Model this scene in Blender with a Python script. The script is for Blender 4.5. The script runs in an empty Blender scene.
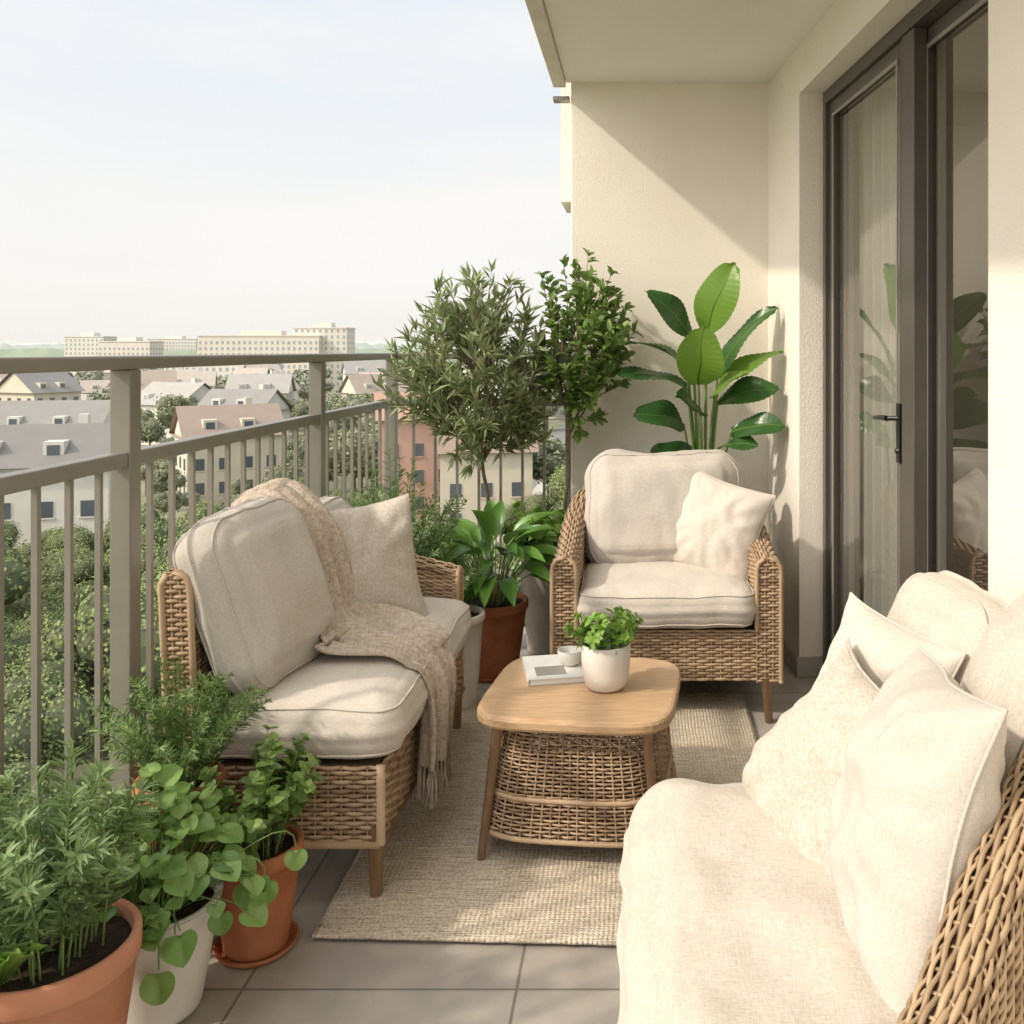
import bpy, math, random, bmesh
import numpy as np
from mathutils import Vector, Matrix, noise
random.seed(7); rng=np.random.default_rng(7)
S=bpy.context.scene
COL=S.collection
# ---------------------------------------------------------------- materials
def nt(name):
    m=bpy.data.materials.new(name); m.use_nodes=True
    t=m.node_tree; return m,t,t.nodes,t.links,t.nodes['Principled BSDF']
def mat(name,c1,c2=None,rough=.6,nscale=5,stretch=(1,1,1),bump=0,bscale=60,bdist=.004,bstretch=(1,1,1),spec=.4,metal=0,island=False,trans=0,sheen=0,c3=None):
    m,t,N,L,P=nt(name)
    P.inputs['Roughness'].default_value=rough; P.inputs['Metallic'].default_value=metal
    P.inputs['Specular IOR Level'].default_value=spec
    if sheen: P.inputs['Sheen Weight'].default_value=sheen
    P.inputs['Base Color'].default_value=(*c1,1)
    tc=N.new('ShaderNodeTexCoord')
    colout=None
    if c2:
        r=N.new('ShaderNodeValToRGB'); r.color_ramp.elements[0].color=(*c1,1); r.color_ramp.elements[1].color=(*c2,1)
        mp=N.new('ShaderNodeMapping'); mp.inputs['Scale'].default_value=stretch
        nz=N.new('ShaderNodeTexNoise'); nz.inputs['Scale'].default_value=nscale; nz.inputs['Detail'].default_value=4
        L.new(tc.outputs['Object'],mp.inputs[0]); L.new(mp.outputs[0],nz.inputs['Vector'])
        if island:
            g=N.new('ShaderNodeNewGeometry'); a=N.new('ShaderNodeMath'); a.operation='MULTIPLY_ADD'
            a.inputs[1].default_value=.75; b=N.new('ShaderNodeMath'); b.operation='MULTIPLY'; b.inputs[1].default_value=.35
            L.new(nz.outputs['Fac'],b.inputs[0]); L.new(g.outputs['Random Per Island'],a.inputs[0]); L.new(b.outputs[0],a.inputs[2])
            L.new(a.outputs[0],r.inputs[0])
        else:
            r.color_ramp.elements[0].position=.3; r.color_ramp.elements[1].position=.7
            L.new(nz.outputs['Fac'],r.inputs[0])
        if c3:
            e=r.color_ramp.elements.new(.95); e.color=(*c3,1)
            r.color_ramp.elements[1].position=.7
        L.new(r.outputs[0],P.inputs['Base Color']); colout=r.outputs[0]
    if bump:
        mp=N.new('ShaderNodeMapping'); mp.inputs['Scale'].default_value=bstretch
        nz=N.new('ShaderNodeTexNoise'); nz.inputs['Scale'].default_value=bscale; nz.inputs['Detail'].default_value=5
        L.new(tc.outputs['Object'],mp.inputs[0]); L.new(mp.outputs[0],nz.inputs['Vector'])
        b=N.new('ShaderNodeBump'); b.inputs['Strength'].default_value=bump; b.inputs['Distance'].default_value=bdist
        L.new(nz.outputs['Fac'],b.inputs['Height']); L.new(b.outputs[0],P.inputs['Normal'])
    if trans:
        tr=N.new('ShaderNodeBsdfTranslucent'); mx=N.new('ShaderNodeMixShader'); mx.inputs[0].default_value=trans
        if colout: L.new(colout,tr.inputs[0])
        else: tr.inputs[0].default_value=(*c1,1)
        L.new(P.outputs[0],mx.inputs[1]); L.new(tr.outputs[0],mx.inputs[2]); L.new(mx.outputs[0],N['Material Output'].inputs[0])
    return m
def fabric(name,c1,c2,scale=1.0,bs=.5,bd=.0015,lump=.2):
    m,t,N,L,P=nt(name)
    P.inputs['Roughness'].default_value=.92; P.inputs['Specular IOR Level'].default_value=.15; P.inputs['Sheen Weight'].default_value=.1
    tc=N.new('ShaderNodeTexCoord'); outs=[]
    for st in ((1,.12,.35),(.12,1,.5),(.35,.5,1)):
        mp=N.new('ShaderNodeMapping'); mp.inputs['Scale'].default_value=st
        nz=N.new('ShaderNodeTexNoise'); nz.inputs['Scale'].default_value=520*scale; nz.inputs['Detail'].default_value=2
        L.new(tc.outputs['Object'],mp.inputs[0]); L.new(mp.outputs[0],nz.inputs['Vector']); outs.append(nz.outputs['Fac'])
    a=N.new('ShaderNodeMath'); a.operation='ADD'; L.new(outs[0],a.inputs[0]); L.new(outs[1],a.inputs[1])
    b=N.new('ShaderNodeMath'); b.operation='MULTIPLY_ADD'; L.new(a.outputs[0],b.inputs[0]); b.inputs[1].default_value=.38; 
    b2=N.new('ShaderNodeMath'); b2.operation='MULTIPLY'; b2.inputs[1].default_value=.24; L.new(outs[2],b2.inputs[0]); L.new(b2.outputs[0],b.inputs[2])
    r=N.new('ShaderNodeValToRGB'); r.color_ramp.elements[0].color=(*c1,1); r.color_ramp.elements[1].color=(*c2,1)
    r.color_ramp.elements[0].position=.37; r.color_ramp.elements[1].position=.62
    L.new(b.outputs[0],r.inputs[0]); L.new(r.outputs[0],P.inputs['Base Color'])
    bm=N.new('ShaderNodeBump'); bm.inputs['Strength'].default_value=bs; bm.inputs['Distance'].default_value=bd
    L.new(b.outputs[0],bm.inputs['Height'])
    nz=N.new('ShaderNodeTexNoise'); nz.inputs['Scale'].default_value=8; nz.inputs['Detail'].default_value=3; nz.inputs['Distortion'].default_value=.6; L.new(tc.outputs['Object'],nz.inputs['Vector'])
    bm2=N.new('ShaderNodeBump'); bm2.inputs['Strength'].default_value=lump; bm2.inputs['Distance'].default_value=.02
    L.new(nz.outputs['Fac'],bm2.inputs['Height']); L.new(bm2.outputs[0],bm.inputs['Normal']); L.new(bm.outputs[0],P.inputs['Normal'])
    return m
M={}
M['stucco']=mat('cream_stucco',(.80,.75,.67),(.84,.795,.72),rough=.9,nscale=3,bump=.6,bscale=120,bdist=.005,spec=.2)
M['ceil']=mat('ceiling_plaster',(.82,.785,.73),(.85,.82,.77),rough=.9,nscale=2,bump=.25,bscale=150,bdist=.003,spec=.2)
M['rail']=mat('grey_painted_metal',(.21,.20,.175),(.25,.24,.21),rough=.36,nscale=4,spec=.5,metal=.25)
M['frame']=mat('dark_aluminium',(.085,.078,.068),(.115,.105,.092),rough=.35,nscale=3,spec=.5,metal=.2)
M['frame2']=mat('light_aluminium',(.34,.32,.29),rough=.35,spec=.5,metal=.4)
M['black']=mat('black_metal',(.015,.015,.015),rough=.3)
M['linen']=fabric('linen_cream',(.47,.425,.365),(.62,.57,.505),scale=.8,bs=.6)
M['linen2']=fabric('linen_light',(.54,.495,.44),(.64,.595,.535),scale=.9)
M['linen3']=fabric('linen_grey',(.47,.435,.39),(.58,.54,.49),scale=.9)
M['coarse']=fabric('coarse_linen',(.43,.38,.32),(.62,.57,.50),scale=.6,bs=1,bd=.003)
M['throw']=fabric('knit_throw',(.36,.29,.225),(.60,.525,.44),scale=.34,bs=1,bd=.005)
M['wicker']=mat('wicker_strand',(.18,.105,.06),(.37,.255,.155),rough=.55,nscale=14,island=True,spec=.35,c3=(.50,.365,.24))
M['wicker2']=mat('wicker_light',(.20,.125,.07),(.39,.275,.165),rough=.5,nscale=14,island=True,spec=.35,c3=(.50,.37,.235))
M['wback']=mat('wicker_dark',(.10,.06,.035),(.14,.09,.055),rough=.9,nscale=40)  # plain dark brown backing behind the weave; also seat decks and basket floor
M['wood']=mat('oak_wood',(.44,.28,.155),(.60,.415,.25),rough=.4,nscale=14,stretch=(1,12,12),bump=.15,bscale=30,bstretch=(1,14,14),bdist=.001)
M['leg']=mat('leg_wood',(.28,.175,.10),(.40,.265,.16),rough=.5,nscale=20,stretch=(6,6,1))
M['terra']=mat('terracotta',(.34,.12,.055),(.48,.195,.10),rough=.8,nscale=9,bump=.3,bscale=40,bdist=.002,spec=.2)
M['terra2']=mat('terracotta_light',(.42,.18,.105),(.55,.275,.175),rough=.85,nscale=8,bump=.3,bscale=40,bdist=.002,spec=.2)
M['white']=mat('white_ceramic',(.70,.67,.62),(.76,.735,.69),rough=.45,nscale=8)
M['greypot']=mat('stone_pot',(.38,.35,.30),(.48,.44,.38),rough=.85,nscale=10,bump=.3,bscale=50)
M['creampot']=mat('cream_pot',(.62,.575,.50),(.70,.655,.58),rough=.8,nscale=10,bump=.2)
M['soil']=mat('soil',(.02,.013,.008),(.06,.04,.025),rough=1,nscale=60,bump=1,bscale=120,bdist=.02)
def leaf(n,a,b,c=None,tr=.3,rough=.45): return mat(n,a,b,rough=rough,nscale=6,island=True,trans=tr,c3=c,spec=.45)
M['olive']=leaf('olive_leaf',(.08,.125,.045),(.20,.27,.10),(.34,.40,.20))
M['ficus']=leaf('ficus_leaf',(.045,.10,.02),(.12,.22,.045),(.24,.36,.09))
M['rosem']=leaf('rosemary_leaf',(.065,.14,.035),(.16,.27,.07),(.27,.39,.14))
M['sage']=leaf('silvery_leaf',(.09,.18,.055),(.21,.33,.12),(.34,.46,.21))
M['bright']=leaf('bright_leaf',(.08,.20,.025),(.18,.36,.055),(.30,.48,.10),tr=.35)
M['round']=leaf('round_leaf',(.06,.15,.025),(.14,.27,.06),(.26,.41,.12),tr=.3,rough=.38)
M['lily']=leaf('lily_leaf',(.03,.11,.018),(.09,.23,.04),(.16,.33,.06),tr=.2,rough=.3)
M['bop']=leaf('banana_leaf_dark',(.02,.07,.02),(.05,.135,.03),tr=.15,rough=.3)
M['bopl']=leaf('banana_leaf_light',(.11,.24,.028),(.20,.35,.05),tr=.35,rough=.35)
M['stem']=mat('green_stem',(.12,.20,.05),(.20,.30,.09),nscale=10)
M['bark']=mat('bark',(.15,.105,.07),(.27,.20,.135),rough=.9,nscale=30,bump=.6,bscale=60)
M['paper']=mat('paper',(.75,.73,.69),rough=.7)
M['cover']=mat('book_cover',(.55,.56,.55),(.72,.71,.68),rough=.5,nscale=8)
M['curtain']=mat('sheer_curtain',(.80,.785,.745),rough=.9,trans=.4)
M['room']=mat('room_wall',(.50,.45,.38),rough=.9)
M['roomf']=mat('room_floor',(.30,.20,.12),(.36,.25,.15),rough=.4,nscale=10)
m,t,N,L,P=nt('window_glass')
g=N.new('ShaderNodeBsdfGlossy'); g.inputs['Roughness'].default_value=.01; g.inputs[0].default_value=(.95,.95,.93,1)
tr=N.new('ShaderNodeBsdfTransparent'); tr.inputs[0].default_value=(.76,.77,.74,1)
lw=N.new('ShaderNodeLayerWeight'); lw.inputs[0].default_value=.5
pw=N.new('ShaderNodeMath'); pw.operation='POWER'; pw.inputs[1].default_value=3.0; L.new(lw.outputs['Facing'],pw.inputs[0])
ma=N.new('ShaderNodeMath'); ma.operation='MULTIPLY_ADD'; ma.inputs[1].default_value=.95; ma.inputs[2].default_value=.09; ma.use_clamp=True
mx=N.new('ShaderNodeMixShader'); L.new(pw.outputs[0],ma.inputs[0]); L.new(ma.outputs[0],mx.inputs[0]); L.new(tr.outputs[0],mx.inputs[1]); L.new(g.outputs[0],mx.inputs[2]); L.new(mx.outputs[0],N['Material Output'].inputs[0])
M['glass']=m
m,t,N,L,P=nt('grey_floor_tile')
tc=N.new('ShaderNodeTexCoord'); mp=N.new('ShaderNodeMapping'); mp.inputs['Location'].default_value=(.27+6,-2.08+6,0)
bk=N.new('ShaderNodeTexBrick'); bk.offset=0; bk.inputs['Scale'].default_value=1; bk.inputs['Brick Width'].default_value=.6; bk.inputs['Row Height'].default_value=.6
bk.inputs['Mortar Size'].default_value=.0035; bk.inputs['Mortar Smooth'].default_value=.1
bk.inputs['Color1'].default_value=(.385,.355,.32,1); bk.inputs['Color2'].default_value=(.425,.395,.355,1); bk.inputs['Mortar'].default_value=(.20,.185,.165,1)
nz=N.new('ShaderNodeTexNoise'); nz.inputs['Scale'].default_value=5; nz.inputs['Detail'].default_value=8
mix=N.new('ShaderNodeMix'); mix.data_type='RGBA'; mix.blend_type='OVERLAY'; mix.inputs[0].default_value=.5
L.new(tc.outputs['Object'],mp.inputs[0]); L.new(mp.outputs[0],bk.inputs['Vector']); L.new(tc.outputs['Object'],nz.inputs['Vector'])
L.new(bk.outputs['Color'],mix.inputs[6]); L.new(nz.outputs['Fac'],mix.inputs[7]); L.new(mix.outputs[2],P.inputs['Base Color'])
rr=N.new('ShaderNodeMapRange'); rr.inputs[3].default_value=.30; rr.inputs[4].default_value=.55; L.new(nz.outputs['Fac'],rr.inputs[0]); L.new(rr.outputs[0],P.inputs['Roughness'])
bm=N.new('ShaderNodeBump'); bm.inputs['Distance'].default_value=.002; bm.inputs['Strength'].default_value=.6; bm.invert=True
L.new(bk.outputs['Fac'],bm.inputs['Height']); L.new(bm.outputs[0],P.inputs['Normal'])
M['tile']=m
m,t,N,L,P=nt('woven_rug')
P.inputs['Roughness'].default_value=.95; P.inputs['Specular IOR Level'].default_value=.1
tc=N.new('ShaderNodeTexCoord')
w1=N.new('ShaderNodeTexWave'); w1.bands_direction='Y'; w1.inputs['Scale'].default_value=34; w1.inputs['Distortion'].default_value=2.5; w1.inputs['Detail'].default_value=2
w2=N.new('ShaderNodeTexWave'); w2.bands_direction='X'; w2.inputs['Scale'].default_value=26; w2.inputs['Distortion'].default_value=2.5
mp=N.new('ShaderNodeMapping'); mp.inputs['Scale'].default_value=(5,90,1)
nz=N.new('ShaderNodeTexNoise'); nz.inputs['Scale'].default_value=2.2; nz.inputs['Detail'].default_value=4
n2=N.new('ShaderNodeTexNoise'); n2.inputs['Scale'].default_value=160
for a in (w1,w2,n2): L.new(tc.outputs['Object'],a.inputs['Vector'])
L.new(tc.outputs['Object'],mp.inputs[0]); L.new(mp.outputs[0],nz.inputs['Vector'])
r=N.new('ShaderNodeValToRGB'); r.color_ramp.elements[0].color=(.38,.31,.225,1); r.color_ramp.elements[1].color=(.74,.665,.55,1)
r.color_ramp.elements[0].position=.37; r.color_ramp.elements[1].position=.59
ad=N.new('ShaderNodeMath'); ad.operation='MULTIPLY_ADD'; ad.inputs[1].default_value=.5; hm=N.new('ShaderNodeMath'); hm.operation='MULTIPLY'; hm.inputs[1].default_value=.5
L.new(n2.outputs['Fac'],hm.inputs[0]); L.new(nz.outputs['Fac'],ad.inputs[0]); L.new(hm.outputs[0],ad.inputs[2]); L.new(ad.outputs[0],r.inputs[0]); L.new(r.outputs[0],P.inputs['Base Color'])
pr=N.new('ShaderNodeMath'); pr.operation='MULTIPLY'; L.new(w1.outputs['Fac'],pr.inputs[0]); L.new(w2.outputs['Fac'],pr.inputs[1])
bm=N.new('ShaderNodeBump'); bm.inputs['Strength'].default_value=.7; bm.inputs['Distance'].default_value=.004; L.new(pr.outputs[0],bm.inputs['Height']); L.new(bm.outputs[0],P.inputs['Normal'])
M['rug']=m
# ---------------------------------------------------------------- helpers
def empty(name,loc=(0,0,0)):
    e=bpy.data.objects.new(name,None); e.empty_display_size=.1; COL.objects.link(e); e.location=loc; return e
def mk(name,v,f,m,parent=None,smooth=True):
    v=np.asarray(v,dtype=float).reshape(-1,3)
    if parent is not None: v=v-np.array(parent.location)
    me=bpy.data.meshes.new(name)
    if isinstance(f,np.ndarray):
        k=f.shape[1]; me.vertices.add(len(v)); me.vertices.foreach_set('co',v.ravel())
        me.loops.add(f.size); me.loops.foreach_set('vertex_index',f.ravel().astype(np.int32))
        me.polygons.add(len(f)); me.polygons.foreach_set('loop_start',np.arange(0,f.size,k,dtype=np.int32))
        me.update(calc_edges=True); me.validate()
    else:
        me.from_pydata([tuple(p) for p in v],[],[tuple(int(i) for i in q) for q in f]); me.update()
    me.polygons.foreach_set('use_smooth',[smooth]*len(me.polygons)); me.update()
    me.materials.append(m)
    o=bpy.data.objects.new(name,me); COL.objects.link(o)
    if parent is not None: o.parent=parent
    return o
class Geo:
    def __init__(s): s.v=[]; s.f=[]; s.n=0
    def add(s,v,f):
        v=np.asarray(v,float).reshape(-1,3); f=np.asarray(f,int); s.v.append(v); s.f.append(f+s.n); s.n+=len(v)
    def out(s,name,m,parent=None,smooth=True):
        V=np.concatenate(s.v); ks=set(f.shape[1] for f in s.f)
        if len(ks)==1: F=np.concatenate(s.f)
        else: F=[tuple(q) for f in s.f for q in f]
        return mk(name,V,F,m,parent,smooth)
def tube(g,pts,rad,n=6,cap=True):
    pts=np.asarray(pts,float); K=len(pts)
    rad=np.broadcast_to(np.asarray(rad,float),(K,))
    T=np.gradient(pts,axis=0); T/=np.linalg.norm(T,axis=1)[:,None]+1e-9
    up=np.array([0,0,1.]) if abs(T[0,2])<.9 else np.array([1.,0,0])
    A=np.cross(T,up); A/=np.linalg.norm(A,axis=1)[:,None]+1e-9
    B=np.cross(T,A); th=np.linspace(0,2*math.pi,n,endpoint=False)
    V=pts[:,None]+rad[:,None,None]*(np.cos(th)[None,:,None]*A[:,None]+np.sin(th)[None,:,None]*B[:,None])
    i=np.arange(K-1)[:,None]*n; j=np.arange(n)[None]; j2=(j+1)%n
    F=np.stack([i+j,i+j2,i+n+j2,i+n+j],-1).reshape(-1,4)
    g.add(V,F)
    if cap and n%2==0:
        for base in (0,(K-1)*n):
            for q in range(n//2-1):
                g.f.append(np.array([[base+q,base+q+1,base+n-2-q,base+n-1-q]])+g.n-K*n)
def grid_faces(a,b,wrap=False):
    i,j=np.meshgrid(np.arange(a-1),np.arange(b-1),indexing='ij')
    return np.stack([i*b+j,i*b+j+1,(i+1)*b+j+1,(i+1)*b+j],-1).reshape(-1,4)
def boxg(g,x0,x1,y0,y1,z0,z1,mt=None):
    v=np.array([[x,y,z] for z in (z0,z1) for (x,y) in ((x0,y0),(x1,y0),(x1,y1),(x0,y1))],float)
    if mt is not None: v=np.array([mt@Vector(p) for p in v])
    g.add(v,[[0,3,2,1],[4,5,6,7],[0,1,5,4],[1,2,6,5],[2,3,7,6],[3,0,4,7]])
def box(name,x0,x1,y0,y1,z0,z1,m,parent=None,bev=0,mt=None):
    g=Geo(); boxg(g,x0,x1,y0,y1,z0,z1,mt); o=g.out(name,m,parent,False)
    if bev:
        b=o.modifiers.new('b','BEVEL'); b.width=bev; b.segments=2
    return o
def lathe(name,prof,c,m,parent,n=48,wob=0):
    th=np.linspace(0,2*math.pi,n,endpoint=False); V=[];K=len(prof)
    for r,z in prof:
        V.append(np.stack([c[0]+r*np.cos(th),c[1]+r*np.sin(th),np.full(n,c[2]+z)],-1))
    i=np.arange(K-1)[:,None]*n; j=np.arange(n)[None]; j2=(j+1)%n
    F=np.stack([i+j,i+j2,i+n+j2,i+n+j],-1).reshape(-1,4)
    return mk(name,np.concatenate(V),F,m,parent)
def pot(parent,x,y,rt,rb,h,m,rim=.03,rimout=.008):
    c=(x,y,0)
    prof=[(0.001,0.004),(rb*.97,0.004),(rb,.012)]
    prof+=[(rb+(rt-rimout-rb)*k,.012+(h-rim-.012)*k) for k in (.33,.66,1)]
    prof+=[(rt-.002,h-rim+.001),(rt,h-rim+.004),(rt,h-.004),(rt-.003,h),(rt-.012,h),(rt-.015,h-.004),(rt-.018,h-.03),(rt-.02,h-.05)]
    lathe('pot',prof,c,m,parent)
    g=Geo(); R=rt-.0155
    th=np.linspace(0,2*math.pi,33); V=[];
    for i in range(6):
        r=R*i/5+.0005
        for a in th: V.append((x+r*math.cos(a),y+r*math.sin(a),h-.022+.008*noise.noise(Vector((r*30,math.cos(a)*4,math.sin(a)*4+x*9)))))
    g.add(V,grid_faces(6,33)); g.out('soil',M['soil'],parent)
    return h-.022
def tmpl_small():
    V=np.array([[0,0,0],[-.5,.45,.06],[0,.5,-.03],[.5,.45,.06],[0,1,-.05]])
    return V,np.array([[0,2,1],[0,3,2],[1,2,4],[2,3,4]])
def tmpl_leaf(fold=.12,droop=.25):
    ys=[0,.12,.3,.5,.7,.87,1]; ws=[.03,.26,.45,.5,.42,.22,.0]; V=[]
    for y,w in zip(ys,ws):
        z=-droop*y*y
        V+=[[-w,y,z+fold*w*2],[0,y,z],[w,y,z+fold*w*2]]
    return np.array(V),grid_faces(7,3)
def tmpl_round(notch=.62,n=20):
    V=[[0,.12,-.06]]
    for ring in (.55,1):
        for k in range(n):
            a=2*math.pi*k/n-math.pi/2
            r=1-notch*math.exp(-((k if k<n/2 else k-n)/1.1)**2)+.22*math.exp(-((k-n/2)/1.5)**2)
            V.append([.5*r*ring*math.cos(a),.45+.5*r*ring*math.sin(a)-(.33*(1-ring)),.09*ring**2*abs(math.cos(a))+.05*math.sin(3*a)*ring-.06*(1 if k==n//2 else 0)])
    F=[]
    for k in range(n):
        k2=(k+1)%n; F+=[[0,1+k,1+k2],[1+k,1+n+k,1+n+k2],[1+k,1+n+k2,1+k2]]
    return np.array(V),np.array(F)
def scatter(g,T,pos,dr,nr,ln,wd):
    V,F=T; pos=np.asarray(pos,float); N=len(pos)
    d=np.asarray(dr,float); d=d/(np.linalg.norm(d,axis=1)[:,None]+1e-9)
    n=np.asarray(nr,float); x=np.cross(d,n); x/=np.linalg.norm(x,axis=1)[:,None]+1e-9; n=np.cross(x,d)
    ln=np.broadcast_to(ln,(N,)); wd=np.broadcast_to(wd,(N,))
    P=pos[:,None]+V[None,:,0,None]*x[:,None]*wd[:,None,None]+V[None,:,1,None]*d[:,None]*ln[:,None,None]+V[None,:,2,None]*n[:,None]*ln[:,None,None]
    Fa=(F[None]+(np.arange(N)*len(V))[:,None,None]).reshape(-1,F.shape[1])
    g.add(P,Fa)
def rv(n,s=1): return rng.normal(size=(n,3))*s
TS=tmpl_small(); TL=tmpl_leaf(); TR=tmpl_round()
def bez(a,b,c,n=8):
    t=np.linspace(0,1,n)[:,None]; a,b,c=map(np.asarray,(a,b,c)); return (1-t)**2*a+2*t*(1-t)*b+t*t*c
# ---------------------------------------------------------------- weave
def weave(S_,na,nb,amp,hh,tt,name,m,parent,spm=4,stake=.003,off=0):
    ns=na*spm+1
    a=np.linspace(0,1,ns); b=(np.arange(nb)+.5)/nb
    A,B=np.meshgrid(a,b,indexing='ij'); e=1e-3
    P=S_(A,B); Pa=S_(np.clip(A+e,0,1),B)-S_(np.clip(A-e,0,1),B); Pb=S_(A,np.clip(B+e,0,1))-S_(A,np.clip(B-e,0,1))
    nrm=np.cross(Pa,Pb); nrm/=np.linalg.norm(nrm,axis=-1)[...,None]+1e-9
    tb=Pb/(np.linalg.norm(Pb,axis=-1)[...,None]+1e-9)
    jj=np.arange(nb)[None,:]
    ph=np.cos(math.pi*(A*na+jj)); o=amp*np.sign(ph)*np.abs(ph)**.7
    jit=rng.normal(size=(1,nb))*.12*hh+ .25*hh*np.sin(A*na*1.3+jj*2.1)*.5
    C=P+nrm*(o+off)[...,None]+tb*jit[...,None]
    ring=np.stack([C+tb*hh,C+nrm*tt,C-tb*hh,C-nrm*tt],2)
    V=ring.transpose(1,0,2,3).reshape(-1,3)
    j=np.arange(nb)[:,None,None]; i=np.arange(ns-1)[None,:,None]; k=np.arange(4)[None,None]
    b0=(j*ns+i)*4; F=np.stack([b0+k,b0+(k+1)%4,b0+4+(k+1)%4,b0+4+k],-1).reshape(-1,4)
    g=Geo(); g.add(V,F)
    if stake:
        bb=np.linspace(0,1,max(6,nb//3))
        for i in range(na+1):
            aa=np.full_like(bb,i/na); tube(g,S_(aa,bb),stake,4,False)
    g.out(name,m,parent)
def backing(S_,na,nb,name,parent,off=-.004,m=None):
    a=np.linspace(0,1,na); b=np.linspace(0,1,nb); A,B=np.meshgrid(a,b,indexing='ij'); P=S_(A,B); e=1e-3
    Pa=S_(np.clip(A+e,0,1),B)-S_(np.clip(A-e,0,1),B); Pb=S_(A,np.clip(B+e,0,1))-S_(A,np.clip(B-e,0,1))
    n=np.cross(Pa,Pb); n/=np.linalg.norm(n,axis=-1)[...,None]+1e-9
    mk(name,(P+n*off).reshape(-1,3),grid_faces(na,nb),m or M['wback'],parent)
def quadS(p00,p10,p11,p01):
    p00,p10,p11,p01=map(lambda p:np.array(p,float),(p00,p10,p11,p01))
    def f(A,B):
        A=A[...,None];B=B[...,None]; return p00*(1-A)*(1-B)+p10*A*(1-B)+p11*A*B+p01*(1-A)*B
    return f
def wpanel(name,p00,p10,p11,p01,parent,m,pitch=.0115,sp=.034,back=True,off=0):
    S_=quadS(p00,p10,p11,p01)
    la=np.linalg.norm(np.array(p10)-np.array(p00)); lb=np.linalg.norm(np.array(p01)-np.array(p00))
    na=max(2,round(la/sp)); nb=max(2,round(lb/pitch))
    weave(S_,na,nb,.0033,pitch*.52,.0033,name,m,parent)
    if back: backing(S_,2,2,name+'_core',parent)
def shell(parent,path,ztop,zb,zs,h,m,lean=None,side=1,pitch=.0115,sp=.034,caps=True,sc=1.0):
    path=np.array(path,float); ztop=np.array(ztop,float); lean=np.zeros(len(path)) if lean is None else np.array(lean,float)
    def smooth(p,it=3):
        for _ in range(it):
            q=[p[0]]
            for i in range(len(p)-1): q+= [p[i]*.75+p[i+1]*.25,p[i]*.25+p[i+1]*.75]
            q.append(p[-1]); p=np.array(q)
        return p
    D=smooth(np.column_stack([path,ztop,lean]))
    seg=np.linalg.norm(np.diff(D[:,:2],axis=0),axis=1); L_=np.concatenate([[0],np.cumsum(seg)]); tot=L_[-1]
    tx=np.gradient(D[:,0],L_); ty=np.gradient(D[:,1],L_); ll=np.hypot(tx,ty); tx/=ll;ty/=ll
    def ip(A,arr): return np.interp(A*tot,L_,arr)
    lo=np.mean(ztop)-zb-h; li=np.mean(ztop)-zs-h; la=math.pi*h; tl=lo+la+li; b1=lo/tl; b2=(lo+la)/tl
    def S_(A,B):
        x=ip(A,D[:,0]);y=ip(A,D[:,1]);zt=ip(A,D[:,2]);le=ip(A,D[:,3]); nx=ip(A,ty)*side; ny=-ip(A,tx)*side
        o=np.where(B<b1,h,np.where(B>b2,-h,h*np.cos(np.clip((B-b1)/(b2-b1),0,1)*math.pi)))
        z=np.where(B<b1,zb+(zt-h-zb)*B/b1,np.where(B>b2,(zt-h)-(zt-h-zs)*(B-b2)/(1-b2),zt-h+h*np.sin(np.clip((B-b1)/(b2-b1),0,1)*math.pi)))
        o=o+le*np.clip((z-zs)/.5,0,None)
        return np.stack([x+nx*o,y+ny*o,z],-1)
    na=round(tot/sp); nb=round(tl/pitch)
    weave(S_,na,nb,.0035,pitch*.52,.0035,'wicker_shell',m,parent)
    A0=np.array([.5]);B0=np.array([b1*.5]);e=1e-3
    Pa=S_(A0+e,B0)-S_(A0-e,B0);Pb=S_(A0,B0+e)-S_(A0,B0-e);n=np.cross(Pa,Pb)[0]; c=S_(A0,np.array([1-(1-b2)*.5]))[0]-S_(A0,B0)[0]
    sg=-1 if np.dot(n,c)<0 else 1
    backing(S_,na+1,nb//2,'shell_core',parent,off=.005*sg)
    g=Geo()
    bb=np.linspace(0,1,40)
    for a in (0.,1.):
        P=S_(np.full(40,a),bb); tube(g,P,.009,8)
    aa=np.linspace(0,1,80); tube(g,S_(aa,np.zeros(80)),.009,8)
    g.out('shell_border',m,parent)
    if caps:
        for k,a in enumerate((0.,1.)):
            def C(A,B,a=a):
                Bo=B*(b1+.5*(b2-b1)); Po=S_(np.full_like(B,a),Bo)
                Bi=1-(1-(b1+.5*(b2-b1)))*B; Pi=S_(np.full_like(B,a),Bi); Pi[...,2]=Po[...,2]
                return Po*(1-A[...,None])+Pi*A[...,None]
            weave(C,3,round((ztop[0]-zb)/pitch),.003,pitch*.5,.003,'arm_end',m,parent)
            backing(C,2,12,'arm_end_core',parent,off=0)
    return S_
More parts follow.
